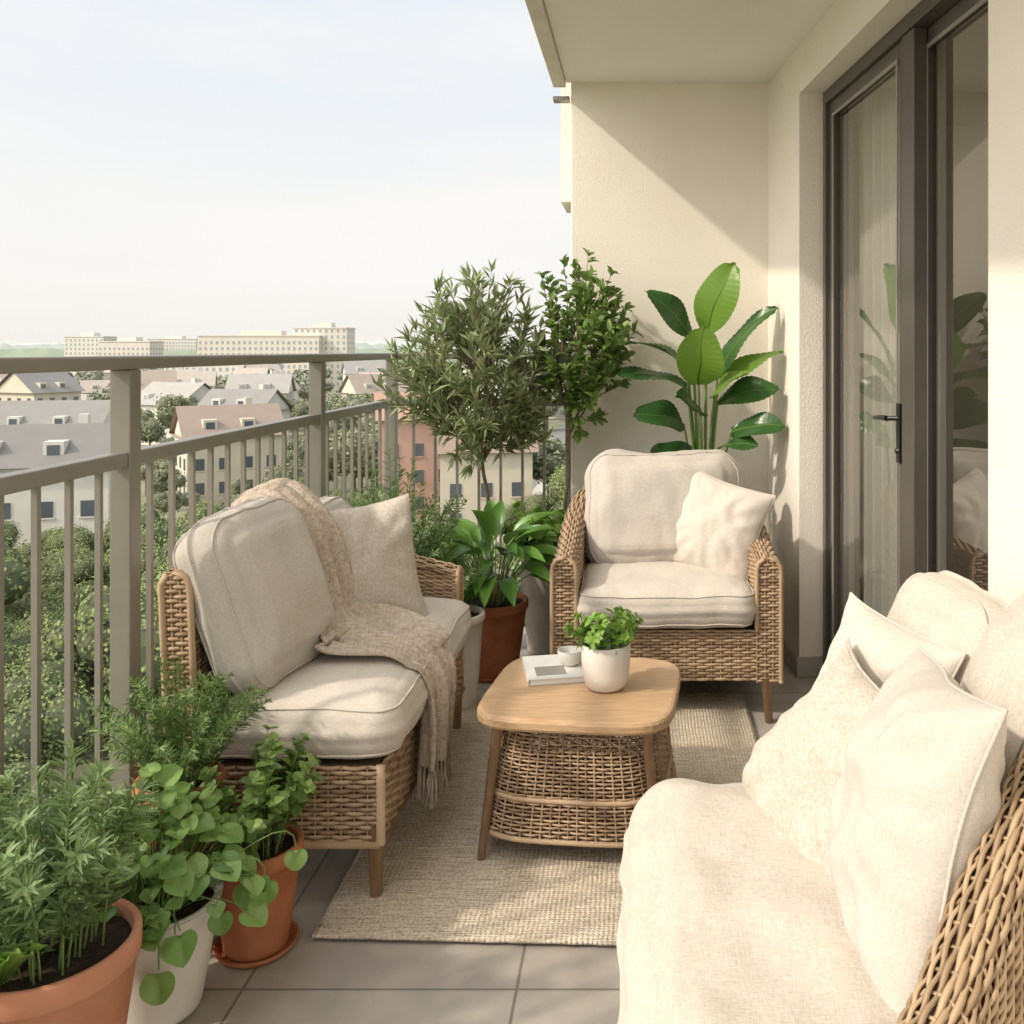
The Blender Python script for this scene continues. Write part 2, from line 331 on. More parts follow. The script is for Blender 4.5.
# ---------------------------------------------------------------- cushions
def frame_m(c,nrm,up):
    n=Vector(nrm).normalized(); u=Vector(up); x=u.cross(n).normalized(); y=n.cross(x)
    return Matrix(((x.x,y.x,n.x,c[0]),(x.y,y.y,n.y,c[1]),(x.z,y.z,n.z,c[2]),(0,0,0,1)))
def xf(V,mt):
    Mn=np.array(mt); return V@Mn[:3,:3].T+Mn[:3,3]
def boxcushion(name,sx,sy,sz,mt,m,parent,r=.05,puff=.02,seed=0,wr=.004,piping=True,corner=.07,n=0):
    hx,hy,hz=sx/2,sy/2,sz/2; r=min(r,hz*.98); rc=max(corner,r+.012)
    pts=[];nr=[]
    ks=30; cs=[(hx-rc,hy-rc,0),(-(hx-rc),hy-rc,90),(-(hx-rc),-(hy-rc),180),(hx-rc,-(hy-rc),270)]
    for i,(cx,cy,a0) in enumerate(cs):
        for q in range(0,91,9):
            t=math.radians(a0+q); pts.append((cx+rc*math.cos(t),cy+rc*math.sin(t))); nr.append((math.cos(t),math.sin(t)))
        t=math.radians(a0+90); nn=(math.cos(t),math.sin(t)); nx_=cs[(i+1)%4]
        p0=(cx+rc*nn[0],cy+rc*nn[1]); p1=(nx_[0]+rc*nn[0],nx_[1]+rc*nn[1])
        for q in range(1,ks): pts.append((p0[0]+(p1[0]-p0[0])*q/ks,p0[1]+(p1[1]-p0[1])*q/ks)); nr.append(nn)
    pts=np.array(pts); nr=np.array(nr); K=len(pts); inn=pts-nr*r
    rings=[]
    def addring(xy,z,w): rings.append((xy,np.full(K,z) if np.isscalar(z) else z,w))
    for t in [.0004]+list(np.linspace(.06,1,18)):
        xy=inn*t; u=xy[:,0]/hx; v=xy[:,1]/hy; addring(xy,hz+puff*((1-u**2)*(1-v**2))**.7-.004*(t>.93),1)
    for a in np.linspace(82,8,8):
        a=math.radians(a); addring(inn+nr*r*math.cos(a),hz-r+r*math.sin(a),1)
    hs=hz-r
    for q in (1,.5,0,-.5,-1): addring(pts+nr*.008*(1-q*q),hs*q,1)
    for a in np.linspace(8,82,8):
        a=math.radians(a); addring(inn+nr*r*math.cos(a),-(hz-r+r*math.sin(a)),1)
    for t in list(np.linspace(1,.06,10))+[.0004]:
        addring(inn*t,-hz,1)
    V=np.concatenate([np.column_stack([xy,z]) for xy,z,_ in rings])
    def disp(P): 
        return np.array([noise.noise_vector(Vector((p[0]*6+seed,p[1]*6,p[2]*7)))*wr*2.0+noise.noise_vector(Vector((p[0]*17+seed,p[1]*11,p[2]*16)))*wr*.7 for p in P])
    V2=V+disp(V)
    NR=len(rings); i=np.arange(NR-1)[:,None]*K; j=np.arange(K)[None]; j2=(j+1)%K
    F=np.stack([i+j,i+K+j,i+K+j2,i+j2],-1).reshape(-1,4)
    o=mk(name,xf(V2,mt),F,m,parent)
    if piping:
        g=Geo(); 
        for sg in (1,-1):
            a=math.radians(38); P=np.column_stack([inn+nr*(r*math.cos(a)+.001),np.full(K,sg*(hz-r+r*math.sin(a)+.001))]); P=P+disp(P); P=np.concatenate([P,P[:1]])
            tube(g,xf(P,mt),.0032,6,False)
        g.out(name+'_piping',m,parent)
    return o
def pillow(name,s,th,mt,m,parent,seed=0,n=56,sy=None,wr=.008):
    sy=sy or s; a=np.linspace(-1,1,n); A,B=np.meshgrid(a,a,indexing='ij'); g=Geo()
    A=np.sin(A*math.pi/2); B=np.sin(B*math.pi/2)
    prof=(np.clip(1-np.abs(A)**2.3,0,1)*np.clip(1-np.abs(B)**2.3,0,1))**.55
    X=A*(1-.075*(1-B**2)) ; Y=B*(1-.075*(1-A**2))
    bend=.02*np.array([[noise.noise(Vector((x*.9+seed*3,y*.9,7))) for x,y in zip(r1,r2)] for r1,r2 in zip(A,B)])*2
    for sgn in (1,-1):
        nz=np.array([[noise.noise(Vector((x*2.2+seed,y*2.2,sgn*3)))+.6*noise.noise(Vector((x*4+y*2+seed,y*1.5-x,sgn)))+.2*noise.noise(Vector((x*9+seed,y*7,sgn))) for x,y in zip(r1,r2)] for r1,r2 in zip(A,B)])
        rad=np.hypot(A,B); ang=np.arctan2(np.abs(B),np.abs(A)); pull=np.sin(ang*14+seed)*np.clip(rad-.45,0,1)*(prof)
        Z=sgn*(prof*th/2)+sgn*(nz*wr*prof*1.7)+sgn*pull*wr*1.7+bend
        P=np.stack([X*s/2,Y*sy/2,Z],-1).reshape(-1,3); F=grid_faces(n,n)
        if sgn<0: F=F[:,::-1]
        g.add(P,F)
    V=xf(np.concatenate(g.v),mt); o=mk(name,V,np.concatenate(g.f),m,parent)
    bm=bmesh.new(); bm.from_mesh(o.data); bmesh.ops.remove_doubles(bm,verts=bm.verts,dist=.0006); bmesh.ops.recalc_face_normals(bm,faces=bm.faces); bm.to_mesh(o.data); bm.free()
    Q=np.stack([X*s/2,Y*sy/2,bend],-1)
    g=Geo(); e=np.concatenate([Q[:,0],Q[-1],Q[::-1,-1],Q[0,::-1]])
    keep=[0]+[i for i in range(1,len(e)) if np.linalg.norm(e[i]-e[i-1])>.001]; e=e[keep]
    tube(g,xf(e,mt),.003,6,False); g.out(name+'_seam',m,parent)
    return o
def leg(g,x,y,z1,dx=0,dy=0,r1=.018,r0=.012):
    tube(g,[(x,y,z1),(x+dx,y+dy,.002)],[r1,r0],10)
# ================================================================= BALCONY
ZC=2.707
fl=empty('balcony_floor',(0,0,0))
box('tile_surface',-1.32,.90,-2.5,4.80,-.20,0,M['tile'],fl)
d=Vector((.095,-1,0)).normalized(); n=Vector((-d.y,d.x,0))
WM=Matrix(((d.x,n.x,0,.627),(d.y,n.y,0,4.65),(0,0,1,0),(0,0,0,1)))
s0,s1,hd=.585,2.345,2.50
w=empty('balcony_side_wall',(.7,3,0))
box('wall_far_part',-.02,s0,0,.24,.001,ZC,M['stucco'],w,mt=WM)
box('wall_near_part',s1,7.2,0,.24,.001,ZC,M['stucco'],w,mt=WM)
box('wall_lintel',s0,s1,.001,.24,hd,ZC,M['stucco'],w,mt=WM)
g=Geo(); boxg(g,0.0,s0-.003,-.012,-.0005,.002,.085,WM); boxg(g,s1+.003,7,-.012,-.0005,.002,.085,WM); boxg(g,s0-.0025,s0+.012,-.012,.098,.003,.085,WM)
g.out('tile_skirting',M['tile'],w,False)
b=empty('balcony_end_wall',(.1,4.65,0))
box('end_wall_panel',-.338,.80,4.65,4.90,-.2,ZC+.3,M['stucco'],b,bev=.006)
box('end_wall_pier',-.40,-.342,4.80,5.2,2.15,3.4,M['stucco'],b)
box('end_wall_bracket',-.425,-.345,4.64,4.70,2.62,2.64,M['rail'],b)
c=empty('balcony_ceiling',(0,2,ZC))
box('ceiling_slab',-.36,5.5,-2.5,4.6495,ZC+.001,ZC+.25,M['ceil'],c)
box('ceiling_edge_trim',-.425,-.363,-2.5,4.655,ZC-.022,ZC+.27,M['creampot'],c,bev=.004)
bb=empty('apartment_building',(3,2,-9))
box('facade_below',.95,8,-6,5,-17,-.21,M['stucco'],bb)
dr=empty('sliding_glass_door',(.85,3.2,0))
g=Geo(); T0,T1=.10,.20
boxg(g,s0+.013,s0+.05,T0,T1,.0,hd-.001,WM); boxg(g,s1-.05,s1-.001,T0,T1,0,hd-.001,WM)
boxg(g,s0+.05,s1-.05,T0,T1,hd-.055,hd-.001,WM); boxg(g,s0+.05,s1-.05,T0-.02,T1,0.001,.035,WM)
o=g.out('outer_frame',M['frame'],dr,False)
def W(s,t,z): return tuple(WM@Vector((s,t,z)))
def sash(nm,a,b_,t0,t1,mt_,st=.055):
    g=Geo(); z0,z1=.036,hd-.056
    boxg(g,a,a+st,t0,t1,z0,z1,WM); boxg(g,b_-st,b_,t0,t1,z0,z1,WM); boxg(g,a+st,b_-st,t0,t1,z1-st,z1,WM); boxg(g,a+st,b_-st,t0,t1,z0,z0+.09,WM)
    o=g.out(nm+'_frame',mt_,dr,False); bv=o.modifiers.new('b','BEVEL'); bv.width=.004; bv.segments=2
    g=Geo(); boxg(g,a+st+.001,a+st+.014,t0-.006,t0-.0005,z0+.09,z1-st,WM); boxg(g,b_-st-.014,b_-st-.001,t0-.006,t0-.0005,z0+.09,z1-st,WM); boxg(g,a+st+.014,b_-st-.014,t0-.006,t0-.0005,z1-st-.014,z1-st-.001,WM)
    g.out(nm+'_bead',M['frame2'],dr,False)
    tm=(t0+t1)/2
    mk(nm+'_glass',[W(a+st,tm,z0+.09),W(b_-st,tm,z0+.09),W(b_-st,tm,z1-st),W(a+st,tm,z1-st)],[(0,1,2,3)],M['glass'],dr,False)
sash('sash_far',s0+.052,1.50,.115,.150,M['frame'])
sash('sash_near',1.53,s1-.052,.155,.190,M['frame'])
box('meeting_post',1.495,1.60,.105,.152,.036,hd-.056,M['frame'],dr,mt=WM,bev=.004)
g=Geo()
boxg(g,1.452,1.482,.103,.1145,1.02,1.22,WM); o=g.out('handle_plate',M['black'],dr,False)
g=Geo(); tube(g,[W(1.467,.10,1.17),W(1.467,.065,1.17)],.008,8); tube(g,[W(1.467,.065,1.17),W(1.42,.06,1.17),W(1.35,.062,1.165)],[.010,.009,.007],8); tube(g,[W(1.467,.112,1.06),W(1.467,.095,1.06)],.009,8); g.out('handle_lever',M['black'],dr)
rm=empty('living_room',(2,3,0))
g=Geo(); ZR=ZC-.04; boxg(g,-.6,5,3.6,3.7,-.02,.5,WM); boxg(g,-.6,5,3.6,3.7,2.4,ZR,WM); boxg(g,-.6,-.3,3.6,3.7,.5,2.4,WM); boxg(g,1.9,2.1,3.6,3.7,.5,2.4,WM); boxg(g,4.6,5,3.6,3.7,.5,2.4,WM)  # unseen window openings added in the far wall to brighten the room
boxg(g,-.7,-.6,.245,3.6,-.02,ZR,WM); boxg(g,5,5.1,.245,3.6,-.02,ZR,WM); boxg(g,-.7,5.1,.245,3.75,ZR+.001,ZC-.002,WM); boxg(g,-.6,-.021,.20,.244,-.02,ZR,WM); g.out('room_walls',M['room'],rm,False)
box('room_floor',-.6,5,.242,3.6,-.1,0,M['roomf'],rm,mt=WM)
def curtain(nm,a,b_,t):
    K=200; s=np.linspace(a,b_,K); tt=t+.018*np.sin(np.arange(K)*.5)+.010*np.sin(np.arange(K)*.23)
    V=[W(x,y,z) for z in (0.02,1.2,2.55) for x,y in zip(s,tt)]; mk(nm,V,grid_faces(3,K),M['curtain'],cu)
cu=empty('sheer_curtain',(1.2,3.5,1)); curtain('curtain_panel',.57,1.42,.285)
sf=empty('indoor_sofa',(1.9,2.6,0)); boxcushion('sofa_seat',1.4,.8,.4,WM@Matrix.Translation((1.6,1.4,.22)),M['linen'],sf,piping=False); boxcushion('sofa_back',1.4,.25,.75,WM@Matrix.Translation((1.6,1.95,.4)),M['linen'],sf,piping=False)
rl=empty('balcony_railing',(-1.24,3,0)); XR=-1.24; YE=4.75
g=Geo()
boxg(g,XR-.03,XR+.03,-2.4,YE+.03,1.354,1.386)
boxg(g,XR+.03,-.345,YE-.03,YE+.03,1.354,1.386)
o=g.out('top_rail',M['rail'],rl,False); bv=o.modifiers.new('b','BEVEL'); bv.width=.005; bv.segments=2
g=Geo()
boxg(g,XR-.02,XR+.02,-2.4,YE-.024,1.120,1.156); boxg(g,XR+.030,-.375,YE-.02,YE+.02,1.120,1.156)
boxg(g,XR-.018,XR+.018,-2.4,YE-.024,.06,.095); boxg(g,XR+.030,-.375,YE-.018,YE+.018,.06,.095)
o=g.out('mid_and_bottom_rail',M['rail'],rl,False); bv=o.modifiers.new('b','BEVEL'); bv.width=.004; bv.segments=2
g=Geo(); ps=[-1.79,-.43,.93,2.29,3.65]
for y in ps: boxg(g,XR-.025,XR+.025,y-.025,y+.025,0,1.353)
boxg(g,XR-.025,XR+.025,YE-.025,YE+.025,0,1.353); boxg(g,-.372,-.342,YE-.025,YE+.025,0,1.353)
o=g.out('posts',M['rail'],rl,False); bv=o.modifiers.new('b','BEVEL'); bv.width=.003; bv.segments=2
g=Geo()
pp=ps+[YE]
for a_,b_ in zip(pp[:-1],pp[1:]):
    k=round((b_-a_)/.112)
    for i in range(1,k): y=a_+(b_-a_)*i/k; boxg(g,XR-.0065,XR+.0065,y-.0065,y+.0065,.094,1.121)
for i in range(1,8): x=XR+(.87)*i/8; boxg(g,x-.0065,x+.0065,YE-.0065,YE+.0065,.094,1.121)
g.out('balusters',M['rail'],rl,False)
rg=empty('woven_rug',(-.18,3.03,0)); K=80; Q=80; V=[];
for i in range(K):
    for j in range(Q):
        a=i/(K-1); bq=j/(Q-1)
        x=-.775+1.19*a; y=2.245+1.6*bq - .045*a*(1-bq)
        ed=.003*noise.noise(Vector((a*30,bq*30,0)))
        V.append((x+ed,y+ed,.0095+.0015*noise.noise(Vector((x*5,y*5,3)))))
o=mk('rug_field',V,grid_faces(K,Q),M['rug'],rg)
md=o.modifiers.new('so','SOLIDIFY'); md.thickness=.0075; md.offset=-1
# ================================================================= BACK ARMCHAIR
def Rz(c,a): return Matrix.Translation(Vector(c))@Matrix.Rotation(a,4,'Z')
ch=empty('wicker_armchair',(.10,3.9,0)); W1=M['wicker']
x0,x1,yf,yb=-.285,.485,3.57,4.24
path=[(x0,yf),(x0,yf+.25),(x0-.0,yb-.12),(x0+.06,yb),(x0+.2,yb+.02),(x1-.2,yb+.02),(x1-.06,yb),(x1,yb-.12),(x1,yf+.25),(x1,yf)]
zt=[.62,.635,.70,.80,.86,.86,.80,.70,.635,.62]
shell(ch,path,zt,.15,.34,.045,W1,lean=[0,0,0,.03,.05,.05,.03,0,0,0],side=-1)
wpanel('front_apron',(x0+.045,yf+.008,.155),(x1-.045,yf+.008,.155),(x1-.045,yf+.008,.345),(x0+.045,yf+.008,.345),ch,W1)
box('seat_deck',x0+.04,x1-.04,yf+.02,yb-.02,.30,.34,M['wback'],ch)
g=Geo()
for x,y,dx,dy in ((x0+.01,yf+.02,-.01,-.02),(x1-.01,yf+.02,.01,-.02),(x0+.03,yb-.02,-.01,.02),(x1-.03,yb-.02,.01,.02)): leg(g,x,y,.20,dx,dy,.022,.015)
g.out('legs',M['leg'],ch)
boxcushion('seat_cushion',.68,.62,.15,Matrix.Translation((.10,3.84,.425)),M['linen2'],ch,r=.055,puff=.02,seed=1)
boxcushion('back_cushion',.66,.50,.17,frame_m((.10,4.08,.71),(0,-.96,.28),(0,.2,1)),M['linen3'],ch,r=.075,puff=.04,seed=2,corner=.10,wr=.007)
pillow('throw_pillow',.40,.15,frame_m((.315,3.91,.67),(-.45,-.85,.32),(.34,.1,1)),M['linen2'],ch,seed=4)
# ================================================================= LOUNGE (left)
lo=empty('wicker_loveseat',(-.92,2.95,0))
ya,yz=2.40,3.50; xb=-1.155; xfz=-.665
path=[(xb,ya),(xb,ya+.3),(xb,yz-.3),(xb+.01,yz-.06),(xb+.08,yz),(xb+.25,yz),(xfz,yz)]
zt=[.84,.88,.88,.82,.74,.66,.60]
shell(lo,path,zt,.15,.34,.036,W1,lean=[.02,.03,.03,.0,0,0,0],side=-1)
wpanel('front_apron',(xfz+.01,ya,.155),(xfz+.01,yz-.04,.155),(xfz+.01,yz-.04,.35),(xfz+.01,ya,.35),lo,W1)
wpanel('side_apron',(xb+.036,ya-.003,.155),(xfz+.01,ya-.003,.155),(xfz+.01,ya-.003,.35),(xb+.036,ya-.003,.35),lo,W1)
g=Geo(); tube(g,[(xfz+.01,ya,.152),(xfz+.01,ya,.352)],.012,8); tube(g,[(xb,ya-.004,.152),(xfz+.01,ya-.004,.152),],.01,8); tube(g,[(xfz+.012,ya,.152),(xfz+.012,yz,.152)],.01,8)
g.out('corner_trim',W1,lo)
box('seat_deck',xb+.03,xfz,ya+.01,yz-.03,.31,.348,M['wback'],lo)
g=Geo()
for x,y in ((xfz-.005,ya+.012),(xfz-.005,yz-.02),(xb+.02,ya+.03),(xb+.02,yz-.03)): leg(g,x,y,.20,0,0,.022,.014)
g.out('legs',M['leg'],lo)
boxcushion('seat_cushion_near',.53,.56,.16,Matrix.Translation((-.868,2.66,.435)),M['linen2'],lo,r=.06,puff=.022,seed=5)
boxcushion('seat_cushion_far',.53,.50,.155,Matrix.Translation((-.868,3.20,.431)),M['linen2'],lo,r=.06,puff=.02,seed=6)
boxcushion('back_cushion',.46,.47,.16,frame_m((-1.045,2.62,.735),(.93,-.16,.32),(-.3,0,1)),M['linen3'],lo,r=.075,puff=.04,seed=7,corner=.09,wr=.006)
boxcushion('back_cushion_far',.36,.40,.13,frame_m((-1.05,3.25,.69),(.95,0,.30),(-.3,0,1)),M['linen3'],lo,r=.06,puff=.03,seed=9,corner=.08)
pillow('throw_pillow',.42,.16,frame_m((-.925,3.09,.69),(.45,-.84,.32),(-.22,.2,1)),M['coarse'],lo,seed=8)
tb=empty('knitted_throw',(-.8,2.85,.55))
cp=np.array([(-1.225,2.93,.70,.10),(-1.22,2.925,.88,.10),(-1.17,2.92,.945,.11),(-1.09,2.91,.935,.11),(-1.0,2.90,.84,.115),(-.955,2.90,.69,.13),(-.91,2.88,.585,.18),(-.83,2.84,.553,.23),(-.73,2.80,.545,.21),(-.645,2.775,.525,.16),(-.600,2.765,.44,.12),(-.602,2.76,.33,.10),(-.606,2.755,.225,.095)])
tt=np.linspace(0,len(cp)-1,110); C=np.stack([np.interp(tt,np.arange(len(cp)),cp[:,k]) for k in range(4)],-1)
ker=np.ones(7)/7
for k in range(4): C[3:-3,k]=np.convolve(C[:,k],ker,'valid')
V=[];nw=50
T_=np.gradient(C[:,:3],axis=0); T_/=np.linalg.norm(T_,axis=1)[:,None]
for i in range(110):
    nn=np.cross(T_[i],[0,1,0]); nn/=np.linalg.norm(nn)+1e-9
    if nn[2]<0 and abs(nn[2])>.3: nn=-nn
    nn=np.array([abs(nn[0]) if i>35 else nn[0],0,nn[2]])
    for j in range(nw):
        u=j/(nw-1)*2-1
        sq=.17/C[i,3]
        fold=.013*math.sin(u*8+i*.03)*sq+.012*noise.noise(Vector((u*3,i*.06,0)))+.006*math.sin(u*21+i*.05)*sq
        p=C[i,:3]+np.array([.25*u*C[i,3]*(1 if 60<i<85 else .3),u*C[i,3]+.02*math.sin(i*.09),0])+nn*(fold+.014)
        V.append(p)
V=np.array(V)
o=mk('throw_cloth',V,grid_faces(110,nw),M['throw'],tb); md=o.modifiers.new('so','SOLIDIFY'); md.thickness=.008; md.offset=0
g=Geo()
for j in range(0,nw):
    p=V[109*nw+j]
    for q in range(2):
        a=p+np.array([.001,rng.normal()*.002,0]); tube(g,[a,a+[rng.normal()*.004,rng.normal()*.004,-.035],a+[rng.normal()*.008,rng.normal()*.008,-.085-rng.random()*.02]],[.003,.0035,.002],4)
g.out('fringe',M['throw'],tb)
# ================================================================= NEAR RIGHT ARMCHAIR
ra=empty('wicker_lounge_chair',(.4,1.55,0)); W2=M['wicker2']
path=[(-.02,1.03),(.2,1.045),(.34,1.12),(.44,1.235),(.54,1.33),(.66,1.45),(.76,1.62),(.80,1.82),(.80,2.0),(.74,2.10),(.62,2.12)]
zt=[.50,.54,.59,.69,.79,.86,.90,.90,.86,.74,.62]
shell(ra,path,zt,.15,.34,.04,W2,side=1,pitch=.0095,sp=.026)
wpanel('front_apron',(-.02,1.04,.155),(-.02,2.06,.155),(-.02,2.06,.345),(-.02,1.04,.345),ra,W2)
wpanel('side_apron',(-.02,2.06,.155),(.62,2.12,.155),(.62,2.12,.345),(-.02,2.06,.345),ra,W2)
box('seat_deck',-.01,.50,1.08,2.05,.30,.345,M['wback'],ra)
g=Geo()
for x,y in ((0,1.06),(0,2.04),(.7,2.05),(.62,1.5)): leg(g,x,y,.2)
g.out('legs',M['leg'],ra)
boxcushion('seat_cushion',.66,.94,.18,Matrix.Translation((.300,1.565,.42)),M['linen'],ra,r=.08,puff=.03,seed=11,corner=.12,piping=False,wr=.008)
boxcushion('back_cushion_far',.42,.44,.16,frame_m((.62,1.95,.70),(-.93,-.15,.32),(.3,0,1)),M['linen'],ra,r=.075,puff=.04,seed=12,corner=.10,piping=True,wr=.007)
boxcushion('back_cushion_near',.42,.48,.16,frame_m((.675,1.64,.735),(-.90,.25,.30),(.3,0,1)),M['linen'],ra,r=.075,puff=.04,seed=13,corner=.10,piping=True,wr=.007)
pillow('throw_pillow_textured',.36,.15,frame_m((.345,1.72,.645),(-.84,-.22,.48),(.55,-.08,1)),M['coarse'],ra,seed=14,wr=.009)
pillow('throw_pillow_plain',.43,.20,frame_m((.420,1.48,.690),(-.95,.05,.36),(.42,.10,1)),M['linen3'],ra,seed=15,wr=.011)
pillow('throw_pillow_small',.34,.14,frame_m((.46,1.90,.70),(-.80,-.42,.42),(.45,.1,1)),M['linen2'],ra,seed=16)
# ================================================================= COFFEE TABLE
ct=empty('coffee_table',(-.165,2.80,0)); TMt=Rz((-.165,2.80,0),math.radians(-6))
def sq(a,hw,p=4.5):
    c,s=np.cos(a),np.sin(a); r=(np.abs(c)**p+np.abs(s)**p)**(-1/p); return hw*r*c,hw*r*s
th=np.linspace(0,2*math.pi,97)[:-1]
V=[];prof=[(.001,.375),(.262,.375),(.274,.379),(.278,.386),(.278,.402),(.274,.409),(.266,.412),(.001,.412)]
for hw,z in prof:
    x,y=sq(th,hw,5); V.append(np.stack([x,y,np.full(96,z)],-1))
V=xf(np.concatenate(V),TMt); i=np.arange(len(prof)-1)[:,None]*96; j=np.arange(96)[None]; j2=(j+1)%96
o=mk('table_top',V,np.stack([i+j,i+j2,i+96+j2,i+96+j],-1).reshape(-1,4),M['wood'],ct,False)
TI=np.array(TMt)
def BS(A,B):
    a=A*2*math.pi; hw=.268-(.268-.215)*B; x,y=sq(a,1.0,4); x=x*hw;y=y*hw; z=.085+.285*B
    P=np.stack([x,y,z],-1); return P@TI[:3,:3].T+TI[:3,3]
weave(BS,68,30,.0033,.0032,.0028,'wicker_basket',W1,ct,stake=.003)
g=Geo(); aa=np.linspace(0,1,97)
for b_ in (0,.35,1): tube(g,BS(aa,np.full(97,b_)),.007,8,False)
g.out('basket_hoops',W1,ct)
V=BS(aa[:-1],np.zeros(96)); V=np.concatenate([V,[[-.165,2.8,.1]]]); V[:,2]=.10
mk('basket_floor',V,[(k,(k+1)%96,96) for k in range(96)],M['wback'],ct)
g=Geo()
for sx,sy in ((-1,-1),(1,-1),(1,1),(-1,1)):
    p=TMt@Vector((sx*.205,sy*.205,.376)); q=TMt@Vector((sx*.245,sy*.245,.002)); tube(g,[p,q],[.015,.011],12)
g.out('legs',M['leg'],ct)
ZT=.4125
bk=empty('book',(-.27,2.93,ZT)); bm_=Rz((-.265,2.915,ZT),math.radians(12))
box('book_cover_bottom',-.085,.085,-.11,.11,.0005,.003,M['cover'],bk,mt=bm_); box('book_pages',-.082,.08,-.107,.107,.0032,.0155,M['paper'],bk,mt=bm_); box('book_cover_top',-.085,.085,-.11,.11,.0157,.018,M['cover'],bk,mt=bm_)
box('book_spine',-.0875,-.0852,-.11,.11,.0005,.018,M['cover'],bk,mt=bm_)
box('cover_picture',-.06,.03,-.08,.0,.0182,.0186,M['frame2'],bk,mt=bm_)
cuo=empty('ceramic_cup',(-.225,2.93,ZT+.0187))
lathe('cup_body',[(.001,0),(.022,0),(.032,.008),(.038,.03),(.039,.045),(.0365,.045),(.035,.03),(.025,.01),(.001,.008)],(-.215,2.93,ZT+.0187),M['white'],cuo,32)
g=Geo(); tube(g,bez((-.178,2.93,ZT+.055),(-.15,2.93,ZT+.045),(-.18,2.93,ZT+.032),8),.004,6); g.out('cup_handle',M['white'],cuo)
pl=empty('tabletop_potted_plant',(-.10,2.78,ZT))
lathe('pot',[(.001,0),(.045,0),(.058,.008),(.068,.04),(.072,.09),(.072,.128),(.070,.131),(.066,.131),(.065,.12),(.06,.11),(.001,.112)],(-.10,2.78,ZT),M['white'],pl)
def herb(parent,c,z,R,H,ns,nl,ln,wd,m,lean=.5,T=TS,r0=.05,stemr=.0018,ndir=.5,droop=0,stem=None,splay=.9,start=.15):
    gs=Geo(); g=Geo()
    for s in range(ns):
        a=rng.random()*2*math.pi; rr=r0*math.sqrt(rng.random()); q=rng.random()**.6
        b0=np.array([c[0]+rr*math.cos(a),c[1]+rr*math.sin(a),z])
        hh=H*(.6+.4*rng.random())*(1-.35*q); e=b0+[R*q*math.cos(a),R*q*math.sin(a),hh]
        mid=(b0+e)/2+[-.15*R*math.cos(a),-.15*R*math.sin(a),hh*.18]
        e=e+[0,0,-droop*q*H]
        P=bez(b0,mid,e,10); tube(gs,P,np.linspace(stemr,stemr*.5,10),4,False)
        t=rng.uniform(start,1,nl); t[-3:]=1; idx=t*9; pos=np.stack([np.interp(idx,np.arange(10),P[:,k]) for k in range(3)],-1)
        tn=np.gradient(P,axis=0); tn/=np.linalg.norm(tn,axis=1)[:,None]; tg=np.stack([np.interp(idx,np.arange(10),tn[:,k]) for k in range(3)],-1)
        rd=rv(nl); rd-= (rd*tg).sum(1)[:,None]*tg; rd/=np.linalg.norm(rd,axis=1)[:,None]
        dd=tg*(1-splay*.5)+rd*splay; 
        scatter(g,T,pos,dd,tg+rv(nl,.25)+[0,0,.3],ln*rng.uniform(.65,1.1,nl)*(1-.3*(t>.92)),wd*rng.uniform(.8,1.15,nl))
    gs.out('stems',stem or M['stem'],parent); g.out('leaves',m,parent)
herb(pl,(-.10,2.78),ZT+.112,.08,.125,30,16,.034,.016,M['bright'],T=TL,r0=.045,splay=1.0)
# ================================================================= POTS LEFT FOREGROUND
p=empty('potted_lavender',(-1.07,1.72,0)); z=pot(p,-1.07,1.72,.150,.105,.33,M['terra2'],rim=.045,rimout=.006)
herb(p,(-1.07,1.72),z,.15,.40,36,70,.052,.0085,M['sage'],r0=.09,splay=.85,stemr=.0025)
g=Geo()
for k in range(22):
    a=rng.random()*6.28; b0=np.array([-1.12+.03*math.cos(a),1.65+.03*math.sin(a),z]); 
    scatter(g,TL,[b0],[[math.cos(a)*.7,math.sin(a)*.7,1.0]],[[-math.cos(a),-math.sin(a),.6]],rng.uniform(.12,.2),.022)
g.out('blade_leaves',M['bright'],p)
p=empty('potted_trailing_plant',(-1.03,2.02,0)); z=pot(p,-1.03,2.02,.132,.092,.235,M['white'],rim=.0,rimout=.0)
gs=Geo();g=Geo()
for k in range(180):
    a=rng.random()*2*math.pi; q=rng.random()**.6; R=.24*q
    if math.cos(a)<0: R*=.6
    if math.sin(a)>.0: R*=.75
    h=.19*(1-q**1.5)*rng.uniform(.4,1)+.08*rng.random()-(.05*rng.random() if q>.85 else 0)
    b0=np.array([-1.03+.05*math.cos(a),2.02+.05*math.sin(a),z]); e=np.array([-1.03+R*math.cos(a),2.02+R*math.sin(a),z+h+.03])
    tube(gs,bez(b0,(b0+e)/2+[0,0,.05],e,8),.0012,4,False)
    s=rng.uniform(.028,.064); dd=np.array([math.cos(a)*.9,math.sin(a)*.9-.2,-.1-.45*q])+rng.normal(size=3)*.4
    scatter(g,TR,[e],[dd],[[math.cos(a)*.3+rng.normal()*.3,math.sin(a)*.3-.35,1]],s,s*1.05)
for (x,y,zz,s) in ((-.955,1.885,.17,.06),(-.93,1.90,.23,.05),(-.80,2.03,.27,.05),(-.86,1.95,.25,.045),(-.76,2.10,.30,.045)):
    tube(gs,bez((-1.0,1.98,z),(x,y,zz+.12),(x,y,zz),8),.0015,4,False); scatter(g,TR,[(x,y,zz)],[[.1,-.3,-1]],[[.2,-1,.3]],s,s*1.1)
gs.out('stems',M['stem'],p); g.out('leaves',M['round'],p)
p=empty('potted_mint',(-.90,2.23,0)); z=pot(p,-.90,2.23,.105,.072,.245,M['terra'],rim=.035,rimout=.006)
